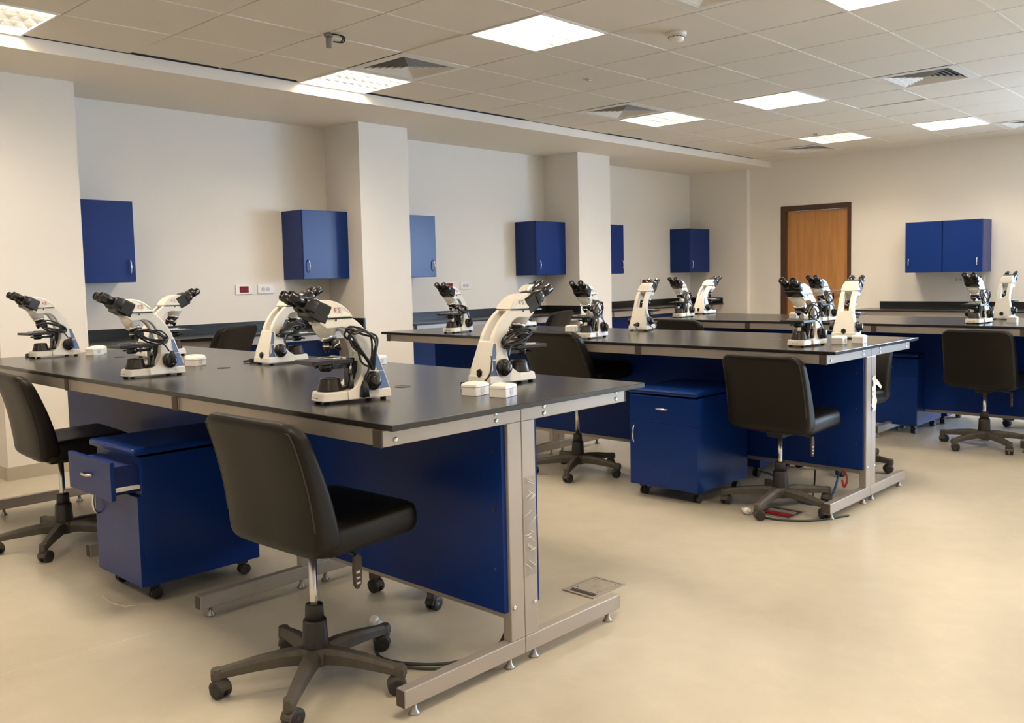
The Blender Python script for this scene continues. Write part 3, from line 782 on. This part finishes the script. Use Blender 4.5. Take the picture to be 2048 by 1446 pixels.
    for s_ in (-1, 1):
        sw = B().box(*sorted((s_*.055, s_*.0640)), A(.125), A(.145), .016, .029).build('rocker_switch', M['mblack'], t)
        B().box(*sorted((s_*.0640, s_*.0647)), A(.137), A(.143), .020, .026).build('switch_mark', M['white'], sw)
    # maker's print on the base front and the red and black badge on both sides of the head
    def text(s_, size, m, name, mw, parent):
        cu = bpy.data.curves.new(name, 'FONT'); cu.body = s_; cu.size = size; cu.extrude = .0002; cu.align_x = 'CENTER'; cu.resolution_u = 2
        ob = bpy.data.objects.new(name, cu); C.objects.link(ob); bpy.context.view_layer.update()
        me = bpy.data.meshes.new_from_object(ob.evaluated_get(bpy.context.evaluated_depsgraph_get())); bpy.data.objects.remove(ob)
        me.materials.clear(); me.materials.append(m)
        o_ = bpy.data.objects.new(name, me); C.objects.link(o_); o_.matrix_local = mw; o_.parent = parent; return o_
    for s_ in (-1, 1):
        # normal points to s_*x; reading direction
        rd = Vector((0, s_, 0)); nn = Vector((s_, 0, 0)).normalized(); uu = Vector((-s_*.012/.047, 0, 1)).normalized(); nn = rd.cross(uu).normalized()
        for ch, off, m_, sz in (('E', -.0065, M['redprint'], .020), ('S', .0065, M['darkprint'], .020)):
            p = Vector((s_*(w1(.312)+.0012), A(.192)+rd.y*off, .306))
            mw = Matrix((rd, uu, nn)).transposed().to_4x4(); mw.translation = p
            text(ch, sz, m_, 'badge_letter', mw, t)
        p = Vector((s_*(w1(.312)+.0010), A(.192), .305))
        fr_ = B()
        for (a0, a1, b0, b1) in ((-.0005, .0135, -.0016, -.0008), (-.0005, .0135, .0158, .0166), (.0127, .0135, -.001, .016), (-.0128, -.012, -.001, .016)):
            fr_.add([p+rd*a+uu*b_+nn*.0005 for a, b_ in ((a0, b0), (a1, b0), (a1, b1), (a0, b1))], [(0, 1, 2, 3)])
        fr_.build('badge_frame', M['darkprint'], t)
    fp = B()
    for i, (x0, x1, h_) in enumerate(((-.020, -.013, .006), (-.011, -.008, .004), (-.006, -.002, .004), (.0, .004, .006), (.006, .010, .004), (.012, .018, .006))):
        fp.box(x0, x1, A(.2676), A(.2682), .017, .017+h_*.6)
    fp.build('front_print', M['darkprint'], t)
    return t
mat_illum = mat('dark_brown_cone', (.020, .013, .011), .28)
sp0 = scope_proto()
def fwd(dx, dy): return math.atan2(-dx, dy)      # rotation that turns +y to (dx,dy)
SC = [  # centre, direction of the eyepieces, label
    ((-.557, .250), (-.15, -.99), 'largest microscope, near corner of the near table, coiled cable hanging on its arm'),
    ((-2.006, .219), (.0, -1), 'microscope on the near table above the open pedestal, eyepieces to the left'),
    ((-3.62, .372), (.10, -.99), 'leftmost microscope, near the left end of the near table'),
    ((-2.033, .906), (0, 1), 'microscope with its rear to us behind the eyepieces of the largest one'),
    ((-.459, .915), (.14, .99), 'large microscope with its rear to us, behind the two white slide boxes'),
    ((-3.04, .750), (0, 1), 'microscope of which only the head shows behind the second from the left'),
    ((-3.076, 3.030), (.25, -.96), 'microscope near the left end of the middle table, before the pale blue cabinet'),
    ((-1.762, 3.031), (.25, -.96), 'microscope on the middle table just left of the third column'),
    ((-1.936, 3.87), (-.25, .97), 'microscope turned away on the middle table with its cord looping on the black top'),
    ((-.264, 3.083), (0, -1), 'microscope with cables nearest the right end of the middle table, eyepieces to us'),
    ((-.317, 3.781), (-.17, .98), 'microscope turned away at the right end of the middle table, before the white wall'),
    ((-3.113, 3.80), (0, 1), 'microscope mostly hidden behind the large one with its rear to us'),
    ((-1.25, 5.42), (0, -1), 'microscope on the farthest table showing between two others, before the door'),
    ((-2.753, 5.614), (.15, -.99), 'microscope facing us near the left end of the farthest table, right of the third column'),
    ((-2.912, 6.28), (.07, 1), 'microscope turned away on the farthest table, left of the corner cabinet'),
    ((-.099, 5.563), (0, -1), 'microscope facing us on the farthest table, under the double cabinet'),
    ((-.086, 6.236), (-.05, 1), 'microscope turned away at the right edge of the photo on the farthest table'),
]
sp0.scale = (1, .93, 1)
scopes = []
for i, ((x, y), dr_, lb) in enumerate(SC):
    rz = fwd(*dr_)
    if i == 0: t = sp0; t.location = (x, y, .9005); t.rotation_euler = (0, 0, rz); t['label'] = lb
    else: t = dup(sp0, (x, y, .9005), rz, lb)
    scopes.append((x, y, rz))

# ------------------------------------------------------------------ cords
def cord(label, i, seed, style, plug=True, sx=1):
    """coil of mains cable hung on microscope i (local frame of that microscope)"""
    x, y, rz = scopes[i]
    t = thing('power_cord', label, 'cord', (x, y, .9005), rz, 'black power cords of the microscopes')
    r = random.Random(seed); P = []
    if style == 'arm':        # long loops hanging from the arm down beside the stage
        A = lambda a_: a_-.135
        for k in range(5):
            j = lambda q: r.uniform(-1.5*q, 1.5*q); ox = -.060-.006*k
            P += [(ox, A(.170)+j(.008), .235+j(.012)), (ox-.006, A(.142)+j(.012), .256-.006*k), (ox-.008, A(.108)+j(.01), .242+j(.008)), (ox-.010, A(.080)+j(.012), .205+j(.01)),
                  (ox-.012, A(.072)+j(.01), .150+j(.01)), (ox-.010, A(.088)+j(.006), .108+j(.006)), (ox-.006, A(.112)+j(.01), .150+j(.012)), (ox-.002, A(.145)+j(.012), .195+j(.012))]
        P += [(-.085, A(.10), .13), (-.088, A(.118), .075)]
        end = (-.088, A(.119), .052)
    elif style == 'stage':    # bundle draped between stage and arm on the side of the knob
        A = lambda a_: a_-.135
        for k in range(6):
            cy_, cz_ = A(.150)+r.uniform(-.010, .010), .172+r.uniform(-.012, .012)
            for a in range(6):
                th = a*PI/3+r.uniform(-.12, .12); ry = .068+r.uniform(-.014, .010); rz_ = .020+r.uniform(-.006, .010)
                yy = ry*math.cos(th); P.append((-.050-.004*k-.010*math.sin(th)**2+r.uniform(-.005, .005), cy_+yy, cz_+rz_*math.sin(th)+.28*yy))
        P += [(-.075, A(.115), .150), (-.088, A(.088), .110)]
        end = (-.092, A(.078), .092)
    else:                     # loops in front of the arm between head and stage
        n = 4
        for k in range(n):
            for a in range(6):
                th = a*PI/3; R_ = .042+r.uniform(-.006, .008)
                P.append((-.052-.006*k+.020*math.sin(th+k), .02+R_*math.cos(th)*1.1, .195+R_*math.sin(th)*1.1+r.uniform(-.008, .008)))
        P += [(-.075, -.02, .13), (-.086, -.045, .09)]
        end = (-.088, -.05, .075)
    P = [(p[0]*sx, p[1], p[2]) for p in P]; end = (end[0]*sx, end[1], end[2])
    B().tube(spline(P, 6), .0036, 7).build('cable', M['cable'], t)
    if plug:
        e = Vector(end)
        b = B().loft([[e+Vector((x_*.75, y_*.75, .02)) for x_, y_ in rrect(.008, .008, .004, 3)], [e+Vector((x_, y_, -.0)) for x_, y_ in rrect(.011, .011, .004, 3)], [e+Vector((x_, y_, -.035)) for x_, y_ in rrect(.012, .013, .004, 3)]])
        pl = b.build('plug', M['rubber'], t)
        B().box(e.x-.009, e.x-.003, e.y-.003, e.y+.003, e.z-.0385, e.z-.034).box(e.x+.003, e.x+.009, e.y-.003, e.y+.003, e.z-.0385, e.z-.034).build('pins', M['chrome'], pl)
    return t
cord('black cable in long loops hanging down the arm of the largest microscope', 0, 1, 'arm')
cord('black cable bundled on the stage of the microscope above the open pedestal', 1, 2, 'stage')
cord('black cable coiled on the stage of the leftmost microscope', 2, 3, 'stage')
cord('black cable wound round the stage of the microscope behind the largest one', 3, 4, 'stage', plug=False, sx=-1)
cord('black cable wound round the stage of the large microscope with its rear to us', 4, 5, 'stage', plug=False, sx=-1)
cord('black cable on the stage of the microscope before the pale blue cabinet', 6, 6, 'stage')
cord('black cable in round loops on the microscope left of the third column', 7, 7, 'loop')
cord('black cable with hanging plug on the microscope nearest the right end of the middle table', 9, 8, 'loop')
cord('black cable on the microscope standing before the wooden door', 12, 9, 'loop')
cord('black cable on the far microscope facing us near the left end of the farthest table', 13, 10, 'loop')
cord('black cable bundled on the microscope under the double cabinet', 15, 11, 'loop')
def free_cord(label, pts, rad=.0033, m='cable', plug=None, cat='cord', name='power_cord'):
    o = Vector(pts[0]); t = thing(name, label, cat, o)
    B().tube(spline([Vector(p)-o for p in pts], 8), rad, 8).build('cable', M[m], t)
    return t
def rear_cord(label, i, loop):
    x, y, rz = scopes[i]; t = thing('power_cord', label, 'cord', (x, y, .9005), rz)
    B().tube(spline(loop, 8), .0032, 8).build('cable', M['cable'], t)
    B().cyl((0, -.142, .046), (0, -.185, .046), .012, .008, 12).build('connector', M['rubber'], t)
rear_cord('black cord plugged in the rear of the turned-away microscope and looping on the table', 8, [(0, -.18, .046), (.02, -.215, .035), (.06, -.24, .006), (.13, -.26, .004), (.16, -.22, .02), (.10, -.17, .06), (.074, -.12, .12)])
x, y, rz = scopes[4]
t = thing('power_cord', 'black cord curving out beside the rear housing of the large turned-away microscope', 'cord', (x, y, .9005), rz)
B().tube(spline([(.075, -.12, .115), (.105, -.14, .10), (.115, -.16, .05), (.085, -.19, .006), (.05, -.20, .0045)], 8), .0035, 8).build('cable', M['cable'], t)
B().loft([[(.050+a, -.20+.0*b_, .013+b_) for a, b_ in rrect(.010, .010, .004, 3)], [(.015+a*.9, -.215, .013+b_*.9) for a, b_ in rrect(.010, .010, .004, 3)]]).build('plug', M['rubber'], t)
def loose_plug(label, loc, rz):
    t = thing('power_plug', label, 'plug', loc, rz)
    B().box(-.012, .012, -.02, .02, .001, .020, .004).build('plug_body', M['rubber'], t)
    B().box(-.008, -.003, .02, .030, .008, .012).box(.003, .008, .02, .030, .008, .012).build('pins', M['chrome'], t)
    B().cyl((0, -.02, .010), (0, -.055, .006), .006, .004, 10).build('strain_relief', M['rubber'], t)
loose_plug('black plug lying on the near table, left of the microscope behind the largest one', (-2.19, .83, .9), -.9)
loose_plug('small black plug lying on the near table at the left edge of the photo', (-3.74, .28, .9), 1.0)

# slide boxes
def slide_box(label, loc, rz, s_=1.):
    """rotated so that the shield side faces +x"""
    t = thing('slide_box', label, 'box', loc, rz, 'white slide boxes')
    a, b_ = .033*s_, .039*s_
    B().loft([[(x, y, .0005) for x, y in rrect(a, b_, .004, 3)], [(x, y, .030*s_) for x, y in rrect(a, b_, .004, 3)]], smooth=False).build('box_body', M['white'], t, bevel=.0012)
    B().loft([[(x, y, .0305*s_) for x, y in rrect(a+.001, b_+.001, .004, 3)], [(x, y, .040*s_) for x, y in rrect(a, b_, .004, 3)], [(x, y, .0455*s_) for x, y in rrect(a*.80, b_*.66, .004, 3)], [(x, y, .0465*s_) for x, y in rrect(a*.7, b_*.5, .004, 3)]], smooth=False).build('lid', M['white'], t, bevel=.001)
    sh = [(-.011, .030), (.011, .030), (.011, .018), (.008, .010), (0, .006), (-.008, .010), (-.011, .018)]
    B().prism(sh, lambda u, z: (a+.0012, u, z), lambda u, z: (a-.001, u, z)).build('shield_emblem', M['grey'], t)
for lb, loc, rz in (
    ('left of the two white slide boxes before the large turned-away microscope', (-.292, .597), .15),
    ('right of the two white slide boxes, near the edge of the near table', (-.178, .622), .25),
    ('white slide box to the right of the microscope above the open pedestal, front one', (-2.30, .575), .35),
    ('white slide box just behind the front one beside the second microscope from the left', (-2.41, .625), .35),
    ('white slide box right of the leftmost microscope, front one', (-3.52, .565), .35),
    ('white slide box close behind the front one beside the leftmost microscope', (-3.62, .62), .35),
    ('white slide box seen through the arm of the largest microscope', (-1.52, 1.10), .2),
    ('white slide box at the foot of the cabled microscope on the middle table, left one', (-.150, 3.275), .1),
    ('white slide box at the right end of the middle table, before the turned-away microscope', (-.085, 3.395), .1),
    ('white slide box on the middle table behind the rounded chair back', (-2.33, 3.50), .2),
    ('white slide box on the farthest table, seen over the stage of the cabled microscope', (-1.72, 5.84), .2),
    ('white slide box on the farthest table by the right edge of the photo', (.10, 5.74), .1)):
    slide_box(lb, (loc[0], loc[1], .9), rz)

# ------------------------------------------------------------------ floor items
def trunking_box(label, loc, w_, d_, open_):
    t = thing('floor_socket_box', label, 'floor box', loc)
    f = B()
    for a0, a1, b0, b1 in ((0, w_, 0, .012), (0, w_, d_-.012, d_), (0, .012, .012, d_-.012), (w_-.012, w_, .012, d_-.012)): f.box(a0, a1, b0, b1, .0003, .005)
    f.build('frame', M['steel'], t)
    if not open_:
        B().box(.012, w_-.012, .05, d_-.012, .0003, .003).build('lid_plate', mat('worn_steel_plate', (.33, .30, .24), .4, nz=.35, scale=30), t)
        B().box(.02, w_-.02, .016, .044, .0003, .0015).build('cable_slot', M['void'], t)
        s_ = B()
        for x in (.03, w_-.03):
            for y in (.065, d_-.03): s_.cyl((x, y, .003), (x, y, .0045), .004, n=10)
        s_.build('screws', M['chrome'], t)
    else:
        B().box(.012, w_-.012, .012, d_-.012, .0003, .0012).build('cavity', M['void'], t)
        B().box(.03, w_-.03, .05, .085, .0014, .007).build('socket_strip', M['red'], t)
        B().box(.03, w_-.03, .11, .15, .0014, .006).build('socket_strip', M['steel'], t)
    return t
trunking_box('closed steel floor socket box in the floor beyond the near table end', (-.42, 1.185, 0), .168, .215, False)
t = trunking_box('open floor socket box with red insides under the chair at the middle table', (-.40, 2.74, 0), .22, .20, True)
B().box(.13, .30, -.01, .16, .008, .011, rot=Matrix.Rotation(.12, 3, 'Y')).build('hinged_lid', M['steel'], t)

def floor_cable(label, pts, m, rad=.005): return free_cord(label, pts, rad, m, name='floor_cable', cat='cable')
floor_cable('dark cable on the floor under the near table, upper strand', [(-.66, .40, .02), (-.60, .36, .006), (-.48, .28, .0055), (-.36, .30, .0055), (-.24, .40, .006), (-.15, .52, .04), (-.10, .535, .12)], 'greycable', .0055)
floor_cable('dark cable on the floor under the near table, lower strand', [(-.70, .44, .02), (-.64, .39, .006), (-.52, .30, .0055), (-.40, .265, .0055), (-.27, .32, .0055), (-.17, .43, .006), (-.11, .50, .006)], 'greycable', .0055)
def white_plug(label, loc, rz):
    t = thing('mains_plug', label, 'plug', loc, rz)
    B().lathe([(0, 0), (.016, 0), (.019, .006), (.019, .022), (.014, .034), (.008, .038), (.007, .052), (0, .052)], (0, 0, .019), (0, 1, .1), 16).build('plug_body', M['white'], t)
    B().cyl((-.008, 0, .019), (-.008, -.018, .019), .0024, n=8).cyl((.008, 0, .019), (.008, -.018, .019), .0024, n=8).build('pins', M['chrome'], t)
white_plug('left of two grey-white mains plugs on the floor behind the foreground chair', (-.735, .455, 0), -2.2)
white_plug('right of two grey-white mains plugs on the floor behind the foreground chair', (-.675, .435, 0), -2.5)
white_plug('white mains plug lying by the open floor box at the middle table', (-.40, 2.70, 0), 1.3)
floor_cable('blue cable drooping under the middle table to its foot', [(-.75, 3.46, .06), (-.62, 3.36, .075), (-.48, 3.25, .05), (-.33, 3.12, .012), (-.22, 3.10, .007), (-.17, 3.20, .03), (-.165, 3.28, .10), (-.18, 3.34, .17)], 'bluecable', .006)
floor_cable('thin dark cable hanging straight down under the middle table', [(-.28, 3.25, .17), (-.283, 3.25, .10), (-.28, 3.22, .02), (-.27, 3.19, .006)], 'cable', .005)
floor_cable('dark cable along the floor beside the open floor box', [(-.37, 2.72, .006), (-.30, 2.69, .006), (-.20, 2.70, .006), (-.10, 2.76, .006), (-.03, 2.86, .006), (.03, 3.00, .006)], 'greycable', .0055)
t = thing('red_tag', 'small red loop hanging under the blue panel of the middle table', 'tag', (-.14, 3.30, .10))
B().tube(spline([(0, 0, .07), (.02, .0, .06), (.03, 0, .02), (.012, 0, -.02), (0, 0, .02)], 6), .006).build('loop', mat('red_plastic', (.6, .04, .03), .4), t)
